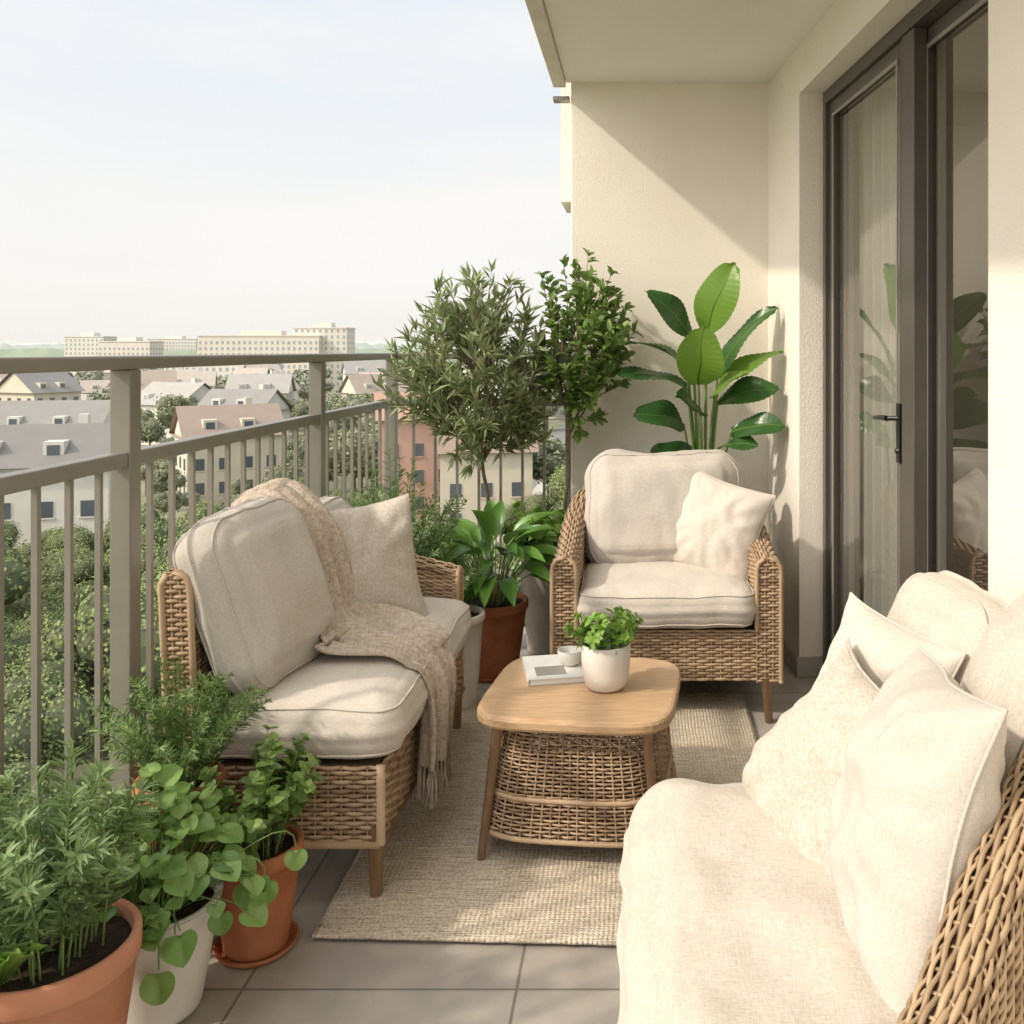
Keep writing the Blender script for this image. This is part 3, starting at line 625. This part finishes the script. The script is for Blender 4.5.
lathe('saucer',[(.001,.001),(.085,.001),(.095,.016),(.090,.016),(.082,.006),(.001,.006)],(-.90,2.23,.0005),M['terra'],p)
herb(p,(-.90,2.23),z,.12,.30,32,26,.034,.020,M['ficus'],T=TL,r0=.055,splay=1.0,start=.25)
p=empty('potted_rosemary',(-1.085,2.24,0)); z=pot(p,-1.085,2.24,.10,.07,.395,M['terra'],rim=.035,rimout=.006)
herb(p,(-1.085,2.24),z,.17,.34,50,80,.030,.0048,M['rosem'],r0=.06,splay=.9)
p=empty('potted_rosemary_bush',(-.86,3.78,0)); z=pot(p,-.735,3.73,.125,.095,.37,M['white'],rim=.03)
herb(p,(-.775,3.75),z,.10,.30,30,60,.04,.007,M['sage'],r0=.07,splay=.85,stemr=.0025)
z2=pot(empty('cream_planter',(-1.0,3.80,0)),-1.0,3.82,.14,.10,.37,M['creampot'],rim=.03)
herb(p,(-.99,3.82),z2,.21,.68,80,80,.044,.0075,M['sage'],r0=.1,splay=.85,stemr=.0028)
p=empty('potted_peace_lily',(-.645,4.12,0)); z=pot(p,-.640,4.12,.155,.11,.32,M['terra'],rim=.04)
lathe('saucer',[(.001,.001),(.13,.001),(.14,.02),(.135,.02),(.12,.008),(.001,.008)],(-.640,4.12,.0005),M['terra'],p)
gs=Geo();g=Geo()
for k in range(64):
    a=rng.random()*6.283; q=rng.random()**.5; b0=np.array([-.64+.04*math.cos(a),4.12+.04*math.sin(a),z]); e=b0+[.14*q*math.cos(a),.14*q*math.sin(a),.30*(1-.6*q)+.02]
    tube(gs,bez(b0,(b0+e)/2+[0,0,.04],e,6),.003,5,False)
    scatter(g,tmpl_leaf(.15,.35),[e],[[math.cos(a)*q,math.sin(a)*q-.15,.55-.5*q]],[[-math.cos(a)*.3,-math.sin(a)*.3-.3,1]],rng.uniform(.16,.25),rng.uniform(.065,.09))
gs.out('stems',M['stem'],p); g.out('leaves',M['lily'],p)
def smalltree(parent,base,fork,cc,cr,ntw,nl,ln,wd,lm,tr=.012,bare=.35,T=TS,up=.5,seed=0):
    gs=Geo();g=Geo(); base=np.array(base,float);fork=np.array(fork,float)
    P=bez(base,(base+fork)/2+[.02,0,.0],fork,10); P[:,0]+=.006*np.sin(np.arange(10)*1.3)
    tube(gs,P,np.linspace(tr,tr*.7,10),8)
    limbs=[]
    for k in range(7):
        a=k*2*math.pi/7+rng.random()*.5; e=np.array(cc)+np.array(cr)*[.5*math.cos(a),.5*math.sin(a),rng.uniform(-.35,.35)]
        Q=bez(fork,(fork+e)/2+[0,0,-.03],e,8); tube(gs,Q,np.linspace(tr*.6,tr*.3,8),6); limbs.append(Q)
    Q=bez(fork,(fork+cc)/2,np.array(cc)+[0,0,cr[2]*.4],8); tube(gs,Q,np.linspace(tr*.6,tr*.3,8),6); limbs.append(Q)
    for k in range(ntw):
        v=rng.normal(size=3); v/=np.linalg.norm(v); v*=rng.uniform(.35,1.0)**.5
        lump=.88+.45*noise.noise(Vector((v[0]*2.4+seed,v[1]*2.4,v[2]*2.4)))
        e=np.array(cc)+v*np.array(cr)*lump
        Lb=min(limbs,key=lambda L_:np.min(np.linalg.norm(L_-e,axis=1))); i=max(2,np.argmin(np.linalg.norm(Lb-e,axis=1))-2); s=Lb[i]
        e=e+[0,0,.05*up]
        Q=bez(s,(s+e)/2+[0,0,-.03],e,8); tube(gs,Q,np.linspace(.003,.0012,8),4,False)
        t=rng.uniform(bare,1,nl); t[-4:]=1; pos=np.stack([np.interp(t*7,np.arange(8),Q[:,q]) for q in range(3)],-1)
        tg=e-s; tg/=np.linalg.norm(tg)+1e-9; rd=rv(nl); rd/=np.linalg.norm(rd,axis=1)[:,None]
        dd=tg*.55+rd*.8+[0,0,up*.6]; scatter(g,T,pos,dd,rv(nl,.5)+[0,0,1],ln*rng.uniform(.6,1.1,nl),wd*rng.uniform(.8,1.1,nl))
    gs.out('trunk_and_branches',M['bark'],parent); g.out('leaves',lm,parent)
p=empty('potted_olive_tree',(-.73,4.47,0)); z=pot(p,-.73,4.47,.14,.10,.34,M['greypot'])
smalltree(p,(-.71,4.47,z),(-.735,4.45,.88),(-.765,4.36,1.28),(.43,.38,.50),190,22,.092,.018,M['olive'],tr=.012,seed=3,bare=.4)
p=empty('potted_ficus_tree',(-.43,4.45,0)); z=pot(p,-.43,4.43,.135,.095,.50,M['greypot'])
smalltree(p,(-.37,4.46,z),(-.335,4.45,1.0),(-.27,4.38,1.42),(.28,.24,.43),120,17,.055,.027,M['ficus'],tr=.009,T=TL,seed=9,bare=.45)
herb(p,(-.40,4.36),z,.19,.24,30,16,.062,.036,M['bright'],T=TL,r0=.09,splay=1.0,start=.3)
p=empty('potted_bird_of_paradise',(.30,4.46,0)); z=pot(p,.30,4.465,.15,.11,.34,M['greypot'])
gs=Geo(); gd=Geo(); gl=Geo(); gr=Geo()
def bigleaf(g,b,t,wd,nrm,droop=.12,fold=.15):
    b=np.array(b,float);t=np.array(t,float); L_=np.linalg.norm(t-b); d_=(t-b)/L_; n_=np.array(nrm,float); x=np.cross(d_,n_); x/=np.linalg.norm(x); n_=np.cross(x,d_)
    R=40;Cn=9;V=[]
    ph=rng.random()*6
    for i in range(R):
        y=i/(R-1); w=wd/2*(math.sin(math.pi*min(1,y*.93+.05))**.62)*(1 if y<.97 else .35)
        for j in range(Cn):
            u=j/(Cn-1)*2-1
            V.append(b+d_*L_*y+x*w*(u+.04*math.sin(y*9+ph))+n_*(4*droop*L_*y*(1-y)*.8-droop*L_*y*.3+fold*abs(u)*w+.0028*math.sin(y*85-abs(u)*6)*abs(u)+.014*math.sin(y*7+ph+u)*abs(u)))
    g.add(V,grid_faces(R,Cn))
    M_=[V[i*Cn+Cn//2]-n_*.001 for i in range(R)]; tube(gr,M_,np.linspace(.005,.0015,R),5,False)
LV=[((.31,4.42,1.49),(.43,4.34,1.80),.20,(-.25,-.9,.3),1),
    ((.24,4.42,1.46),(.03,4.30,1.67),.13,(-.5,-.6,.7),0),
    ((.36,4.42,1.27),(.61,4.30,1.60),.14,(-.6,-.5,.6),0),
    ((.27,4.38,1.24),(.28,4.22,1.50),.22,(-.1,-.95,.3),1),
    ((.22,4.40,1.22),(-.10,4.28,1.30),.12,(-.1,-.5,.9),0),
    ((.22,4.42,1.32),(-.07,4.34,1.45),.11,(-.4,-.3,.9),0),
    ((.20,4.36,1.06),(-.02,4.20,1.12),.16,(-.2,-.85,.6),0),
    ((.36,4.40,1.22),(.64,4.28,1.40),.12,(-.1,-.6,.9),1),
    ((.36,4.40,1.16),(.62,4.24,1.23),.14,(.1,-.8,.6),0),
    ((.42,4.36,1.02),(.64,4.22,1.07),.13,(.1,-.8,.6),0),
    ((.24,4.36,.93),(.04,4.22,.93),.12,(-.1,-.8,.6),0),
    ((.34,4.38,1.18),(.47,4.18,1.30),.14,(.0,-.7,.8),1),
    ((.28,4.36,1.10),(.16,4.16,1.20),.13,(.0,-.8,.7),0),
    ((.36,4.36,.95),(.52,4.22,.98),.11,(.2,-.7,.8),0)]
for b_,t_,w_,n_,l_ in LV:
    bigleaf(gl if l_ else gd,b_,t_,w_,n_)
    s_=(.30+(b_[0]-.30)*.2,4.46,z); tube(gs,bez(s_,(.30+(b_[0]-.3)*.5,4.46,(z+b_[2])/2+.15),b_,12),np.linspace(.011,.005,12),7,False)
gs.out('leaf_stalks',M['stem'],p); gr.out('leaf_midribs',M['bopl'],p); gd.out('leaves_dark',M['bop'],p); gl.out('leaves_light',M['bopl'],p)
# ================================================================= CITY
ZG=-17
m=mat('ground_green',(.17,.19,.10),(.30,.29,.21),rough=1,nscale=.05)
gd_=empty('ground',(0,0,ZG)); R=4000
mk('ground_sheet',[(-R,-R,ZG),(R,-R,ZG),(R,R,ZG),(-R,R,ZG)],[(0,1,2,3)],m,gd_,False)
rd=empty('road',(-18,70,ZG)); box('asphalt',-19,-14,10,400,ZG-.2,ZG+.05,mat('asphalt',(.18,.18,.175),(.22,.22,.21),nscale=1),rd); 
box('pavement',-13.9,-12.5,10,400,ZG-.2,ZG+.17,mat('pavement_concrete',(.45,.43,.39),rough=.9),rd)
def hz(c,k): h=(.68,.67,.62); return tuple(a*(1-k)+b_*k for a,b_ in zip(c,h))  # aerial haze painted in: blends a pale haze tone into the base colour
win=mat('house_window',(.10,.12,.14),rough=.15,spec=.8); winf=mat('house_window_far',(.34,.37,.38),rough=.3)  # far panes paler, distance haze put into their colour
wc={}
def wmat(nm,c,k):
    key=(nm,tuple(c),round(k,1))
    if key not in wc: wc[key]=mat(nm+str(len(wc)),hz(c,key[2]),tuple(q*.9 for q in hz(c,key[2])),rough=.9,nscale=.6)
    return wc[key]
def house(name,x,y,w_,d_,h,rh,wcol,rcol,rot=0,k=0,flat=False):
    e=empty(name,(x,y,ZG)); mt=Rz((x,y,ZG),rot); wm=wmat('house_wall',wcol,k); rmm=wmat('roof_tile',rcol,k); wn=win if k<.3 else winf
    box('walls',-w_/2,w_/2,-d_/2,d_/2,0,h,wm,e,mt=mt)
    if flat:
        box('roof',-w_/2-.3,w_/2+.3,-d_/2-.3,d_/2+.3,h+.01,h+.6,wm,e,mt=mt); box('roof_house',-w_/6,w_/6,-d_/4,d_/4,h+.61,h+3,wm,e,mt=mt)
    else:
        o_=.6; V=[(-w_/2-o_,-d_/2-o_,h-.2),(w_/2+o_,-d_/2-o_,h-.2),(w_/2+o_,d_/2+o_,h-.2),(-w_/2-o_,d_/2+o_,h-.2),(-w_/2-o_,0,h+rh),(w_/2+o_,0,h+rh)]
        mk('roof',xf(np.array(V,float),mt),[(0,1,5,4),(2,3,4,5),(0,3,2,1)],rmm,e,False)
        mk('gables',xf(np.array([(-w_/2-.02,-d_/2,h),(-w_/2-.02,d_/2,h),(-w_/2-.02,0,h+rh*.93),(w_/2+.02,-d_/2,h),(w_/2+.02,d_/2,h),(w_/2+.02,0,h+rh*.93)],float),mt),[(0,2,1),(3,4,5)],wm,e,False)
        box('chimney',w_*.2,w_*.2+.8,.8,1.6,h,h+rh+.8,wm,e,mt=mt)
    g=Geo(); gf=Geo(); fl_=int(h//2.9)
    if w_>9 and not flat:
        for sx_ in (-.25,.15): 
            gg=Geo(); boxg(gg,w_*sx_-.8,w_*sx_+.8,-d_/2+.8,-d_/2+2.6,h+.1,h+1.9,mt); gg.out('dormer',wm,e,False); boxg(g,w_*sx_-.5,w_*sx_+.5,-d_/2+.74,-d_/2+.79,h+.7,h+1.6,mt)
    for q in range(fl_):
        z0=q*2.9+1.0
        nwn=max(2,int(w_//2.6))
        for i in range(nwn):
            xx=-w_/2+w_*(i+.5)/nwn
            for yy in (-d_/2,d_/2):
                boxg(g,xx-.55,xx+.55,yy-.06,yy+.06,z0,z0+1.4,mt); boxg(gf,xx-.7,xx+.7,yy-.10,yy+.10,z0-.14,z0-.01,mt)
        nwn=max(2,int(d_//2.8))
        for i in range(nwn):
            yy=-d_/2+d_*(i+.5)/nwn
            for xx in (-w_/2,w_/2): boxg(g,xx-.06,xx+.06,yy-.55,yy+.55,z0,z0+1.4,mt)
    g.out('windows',wn,e,False); gf.out('window_sills',wm,e,False)
    BL.append((x,y,max(w_,d_)*.72))
BL=[]
cream=(.66,.59,.46); white=(.70,.68,.63); grey=(.17,.165,.165); brown=(.25,.17,.13); red=(.44,.20,.14)
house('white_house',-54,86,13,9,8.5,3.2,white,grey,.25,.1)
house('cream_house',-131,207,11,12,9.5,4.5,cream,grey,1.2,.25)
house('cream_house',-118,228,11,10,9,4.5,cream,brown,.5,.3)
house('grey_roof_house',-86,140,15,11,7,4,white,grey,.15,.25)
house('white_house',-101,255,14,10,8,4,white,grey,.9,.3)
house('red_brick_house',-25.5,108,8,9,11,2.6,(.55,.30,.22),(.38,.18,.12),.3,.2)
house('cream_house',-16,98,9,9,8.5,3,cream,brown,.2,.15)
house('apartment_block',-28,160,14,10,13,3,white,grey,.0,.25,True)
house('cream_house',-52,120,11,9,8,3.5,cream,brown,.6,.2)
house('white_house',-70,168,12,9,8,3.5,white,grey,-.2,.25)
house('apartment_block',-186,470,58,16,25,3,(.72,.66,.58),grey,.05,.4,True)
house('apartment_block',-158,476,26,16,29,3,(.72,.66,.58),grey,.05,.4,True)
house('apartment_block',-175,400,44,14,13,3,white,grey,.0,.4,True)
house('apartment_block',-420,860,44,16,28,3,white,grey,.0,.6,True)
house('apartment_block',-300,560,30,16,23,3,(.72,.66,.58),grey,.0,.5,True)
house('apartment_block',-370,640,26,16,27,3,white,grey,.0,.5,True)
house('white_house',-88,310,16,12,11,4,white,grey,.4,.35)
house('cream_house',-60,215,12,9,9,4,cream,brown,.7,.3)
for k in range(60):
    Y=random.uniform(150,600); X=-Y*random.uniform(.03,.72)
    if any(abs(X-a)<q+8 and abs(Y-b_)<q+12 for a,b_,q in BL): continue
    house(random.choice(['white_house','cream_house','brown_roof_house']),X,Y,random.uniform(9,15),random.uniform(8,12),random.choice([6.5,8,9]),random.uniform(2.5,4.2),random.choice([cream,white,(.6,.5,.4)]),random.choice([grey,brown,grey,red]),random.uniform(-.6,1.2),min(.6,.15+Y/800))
tm=[mat('tree_leaves_%d'%i,hz(a,k),hz(b_,k),rough=.9,nscale=.3,island=True,c3=hz(c_,k)) for i,(a,b_,c_,k) in enumerate([((.07,.11,.015),(.14,.20,.03),(.20,.27,.055),.12),((.08,.115,.025),(.13,.175,.04),(.18,.23,.07),.21),((.08,.11,.04),(.12,.16,.06),(.15,.20,.09),.35)])]  # near to far leaf sets, each with more haze mixed into its colour
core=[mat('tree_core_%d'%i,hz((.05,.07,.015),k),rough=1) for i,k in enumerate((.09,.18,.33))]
def treeproto(i,nq,size,lv):
    g=Geo(); lumps=[]
    for k in range(16):
        v=rng.normal(size=3); v/=np.linalg.norm(v); lumps.append((np.array([0,0,6.0])+v*[2.7,2.7,2.0]*rng.uniform(.3,1),rng.uniform(.9,1.9)))
    pos=[];nn=[]
    for k in range(nq):
        c_,r_=lumps[k%16]; v=rng.normal(size=3); v/=np.linalg.norm(v); pos.append(c_+v*r_*rng.uniform(.75,1.12)); nn.append(v*1.3+rng.normal(size=3)*.5)
    pos=np.array(pos);nn=np.array(nn); dd=np.cross(nn,rv(nq)); scatter(g,TS,pos,dd,nn,size*rng.uniform(.7,1.3,nq),size*.8)
    V=np.concatenate(g.v);F=np.concatenate(g.f)
    me=bpy.data.meshes.new('tree_crown'); me.from_pydata(V.tolist(),[],F.tolist()); me.materials.append(tm[lv])
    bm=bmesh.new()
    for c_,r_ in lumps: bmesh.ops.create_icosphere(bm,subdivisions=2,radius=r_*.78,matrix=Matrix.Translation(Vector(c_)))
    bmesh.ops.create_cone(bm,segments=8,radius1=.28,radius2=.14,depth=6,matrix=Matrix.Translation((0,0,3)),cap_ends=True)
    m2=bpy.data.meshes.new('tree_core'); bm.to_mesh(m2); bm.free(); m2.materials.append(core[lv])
    return me,m2
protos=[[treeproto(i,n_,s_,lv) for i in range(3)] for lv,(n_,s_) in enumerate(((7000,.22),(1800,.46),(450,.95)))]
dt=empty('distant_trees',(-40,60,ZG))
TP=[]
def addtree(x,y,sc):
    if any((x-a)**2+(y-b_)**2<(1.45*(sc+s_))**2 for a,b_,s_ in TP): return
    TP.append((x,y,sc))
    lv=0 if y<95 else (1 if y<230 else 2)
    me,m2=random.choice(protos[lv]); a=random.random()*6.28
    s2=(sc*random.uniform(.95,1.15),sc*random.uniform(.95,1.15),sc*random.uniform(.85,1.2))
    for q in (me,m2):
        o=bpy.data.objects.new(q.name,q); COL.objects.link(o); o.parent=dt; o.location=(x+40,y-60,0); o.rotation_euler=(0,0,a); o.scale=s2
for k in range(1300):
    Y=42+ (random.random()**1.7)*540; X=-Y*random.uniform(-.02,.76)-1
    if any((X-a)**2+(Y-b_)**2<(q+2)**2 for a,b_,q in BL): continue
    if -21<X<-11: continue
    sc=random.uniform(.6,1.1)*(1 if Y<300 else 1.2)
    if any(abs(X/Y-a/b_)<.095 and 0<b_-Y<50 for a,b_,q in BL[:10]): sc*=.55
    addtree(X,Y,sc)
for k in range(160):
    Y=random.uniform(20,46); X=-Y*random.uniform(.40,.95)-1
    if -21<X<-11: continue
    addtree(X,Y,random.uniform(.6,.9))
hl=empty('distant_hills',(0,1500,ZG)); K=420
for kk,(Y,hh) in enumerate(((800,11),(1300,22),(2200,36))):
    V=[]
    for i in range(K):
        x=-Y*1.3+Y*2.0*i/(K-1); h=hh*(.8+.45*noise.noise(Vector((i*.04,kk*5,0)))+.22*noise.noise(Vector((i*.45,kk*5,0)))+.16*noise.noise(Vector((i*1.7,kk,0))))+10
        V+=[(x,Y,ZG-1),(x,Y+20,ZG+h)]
    V=np.array(V); mk('treeline_%d'%kk,V,[(2*i,2*i+2,2*i+3,2*i+1) for i in range(K-1)],mat('treeline_%d'%kk,*(((.22,.27,.21),(.30,.35,.28)),((.32,.37,.35),(.38,.43,.41)),((.48,.53,.53),(.51,.56,.56)))[kk],rough=1,nscale=.05),hl)  # farther ridges paler and bluer, haze painted into the base colours
# ================================================================= LIGHT / SKY
sd=Vector((.70,.36,-.60)).normalized()
el=math.asin(-sd.z); az=math.atan2(-sd.x,-sd.y)
sun=bpy.data.lights.new('sun','SUN'); sun.energy=2.75; sun.angle=math.radians(2.0); sun.color=(1,.88,.72)
so=bpy.data.objects.new('sun',sun); COL.objects.link(so); so.rotation_euler=sd.to_track_quat('-Z','Y').to_euler(); so.location=(-5,-3,6)
Wd=bpy.data.worlds.new('World'); S.world=Wd; Wd.use_nodes=True; N=Wd.node_tree.nodes; L=Wd.node_tree.links
sk=N.new('ShaderNodeTexSky'); sk.sky_type='NISHITA'; sk.sun_disc=False; sk.sun_elevation=el; sk.sun_rotation=az; sk.dust_density=2.5; sk.air_density=1.0
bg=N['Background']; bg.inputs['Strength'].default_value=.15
tc=N.new('ShaderNodeTexCoord'); sep=N.new('ShaderNodeSeparateXYZ'); L.new(tc.outputs['Generated'],sep.inputs[0])
hr=N.new('ShaderNodeValToRGB'); E=hr.color_ramp.elements; E[0].position=0; E[0].color=(.655,.635,.60,1); E[1].position=.38; E[1].color=(.53,.585,.645,1)
e=E.new(.15); e.color=(.645,.64,.625,1)
e=E.new(.75); e.color=(.78,.79,.81,1)
L.new(sep.outputs['Z'],hr.inputs[0])
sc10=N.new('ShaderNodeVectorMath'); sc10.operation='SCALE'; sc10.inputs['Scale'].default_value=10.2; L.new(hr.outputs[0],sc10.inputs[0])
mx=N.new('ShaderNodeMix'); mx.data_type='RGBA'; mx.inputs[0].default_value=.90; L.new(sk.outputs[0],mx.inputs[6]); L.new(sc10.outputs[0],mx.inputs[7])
mp=N.new('ShaderNodeMapping'); mp.inputs['Scale'].default_value=(1,1,4.5); nz=N.new('ShaderNodeTexNoise'); nz.inputs['Scale'].default_value=2.0; nz.inputs['Detail'].default_value=7
L.new(tc.outputs['Generated'],mp.inputs[0]); L.new(mp.outputs[0],nz.inputs['Vector'])
cr=N.new('ShaderNodeMapRange'); cr.inputs[1].default_value=.44; cr.inputs[2].default_value=.68; cr.inputs[3].default_value=0; cr.inputs[4].default_value=.8; L.new(nz.outputs['Fac'],cr.inputs[0])
mc=N.new('ShaderNodeMix'); mc.data_type='RGBA'; L.new(cr.outputs[0],mc.inputs[0]); L.new(mx.outputs[2],mc.inputs[6]); mc.inputs[7].default_value=(6.55,6.4,6.2,1)
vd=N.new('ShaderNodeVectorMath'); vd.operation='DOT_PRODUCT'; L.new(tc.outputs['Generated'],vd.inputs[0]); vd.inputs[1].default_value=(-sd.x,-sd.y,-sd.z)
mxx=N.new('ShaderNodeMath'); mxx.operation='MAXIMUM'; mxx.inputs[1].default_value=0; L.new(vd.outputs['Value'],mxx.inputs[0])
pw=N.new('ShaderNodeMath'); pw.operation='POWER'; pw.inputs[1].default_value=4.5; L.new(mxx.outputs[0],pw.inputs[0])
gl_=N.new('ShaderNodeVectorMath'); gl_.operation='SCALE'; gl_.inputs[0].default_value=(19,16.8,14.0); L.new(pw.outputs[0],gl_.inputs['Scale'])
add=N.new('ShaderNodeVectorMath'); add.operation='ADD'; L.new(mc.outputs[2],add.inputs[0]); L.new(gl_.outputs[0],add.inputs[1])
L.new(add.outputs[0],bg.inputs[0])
# ================================================================= CAMERA
cam=bpy.data.cameras.new('camera'); co=bpy.data.objects.new('camera',cam); COL.objects.link(co)
cam.sensor_width=36; cam.lens=950/1024*36; cam.shift_x=-128/1024; cam.shift_y=-162/1024; cam.clip_end=9000; cam.clip_start=.05
co.location=(0,0,1.4); co.rotation_euler=(math.radians(90),0,0)
S.camera=co
S.view_settings.view_transform='Standard'; S.view_settings.look='None'; S.view_settings.exposure=0
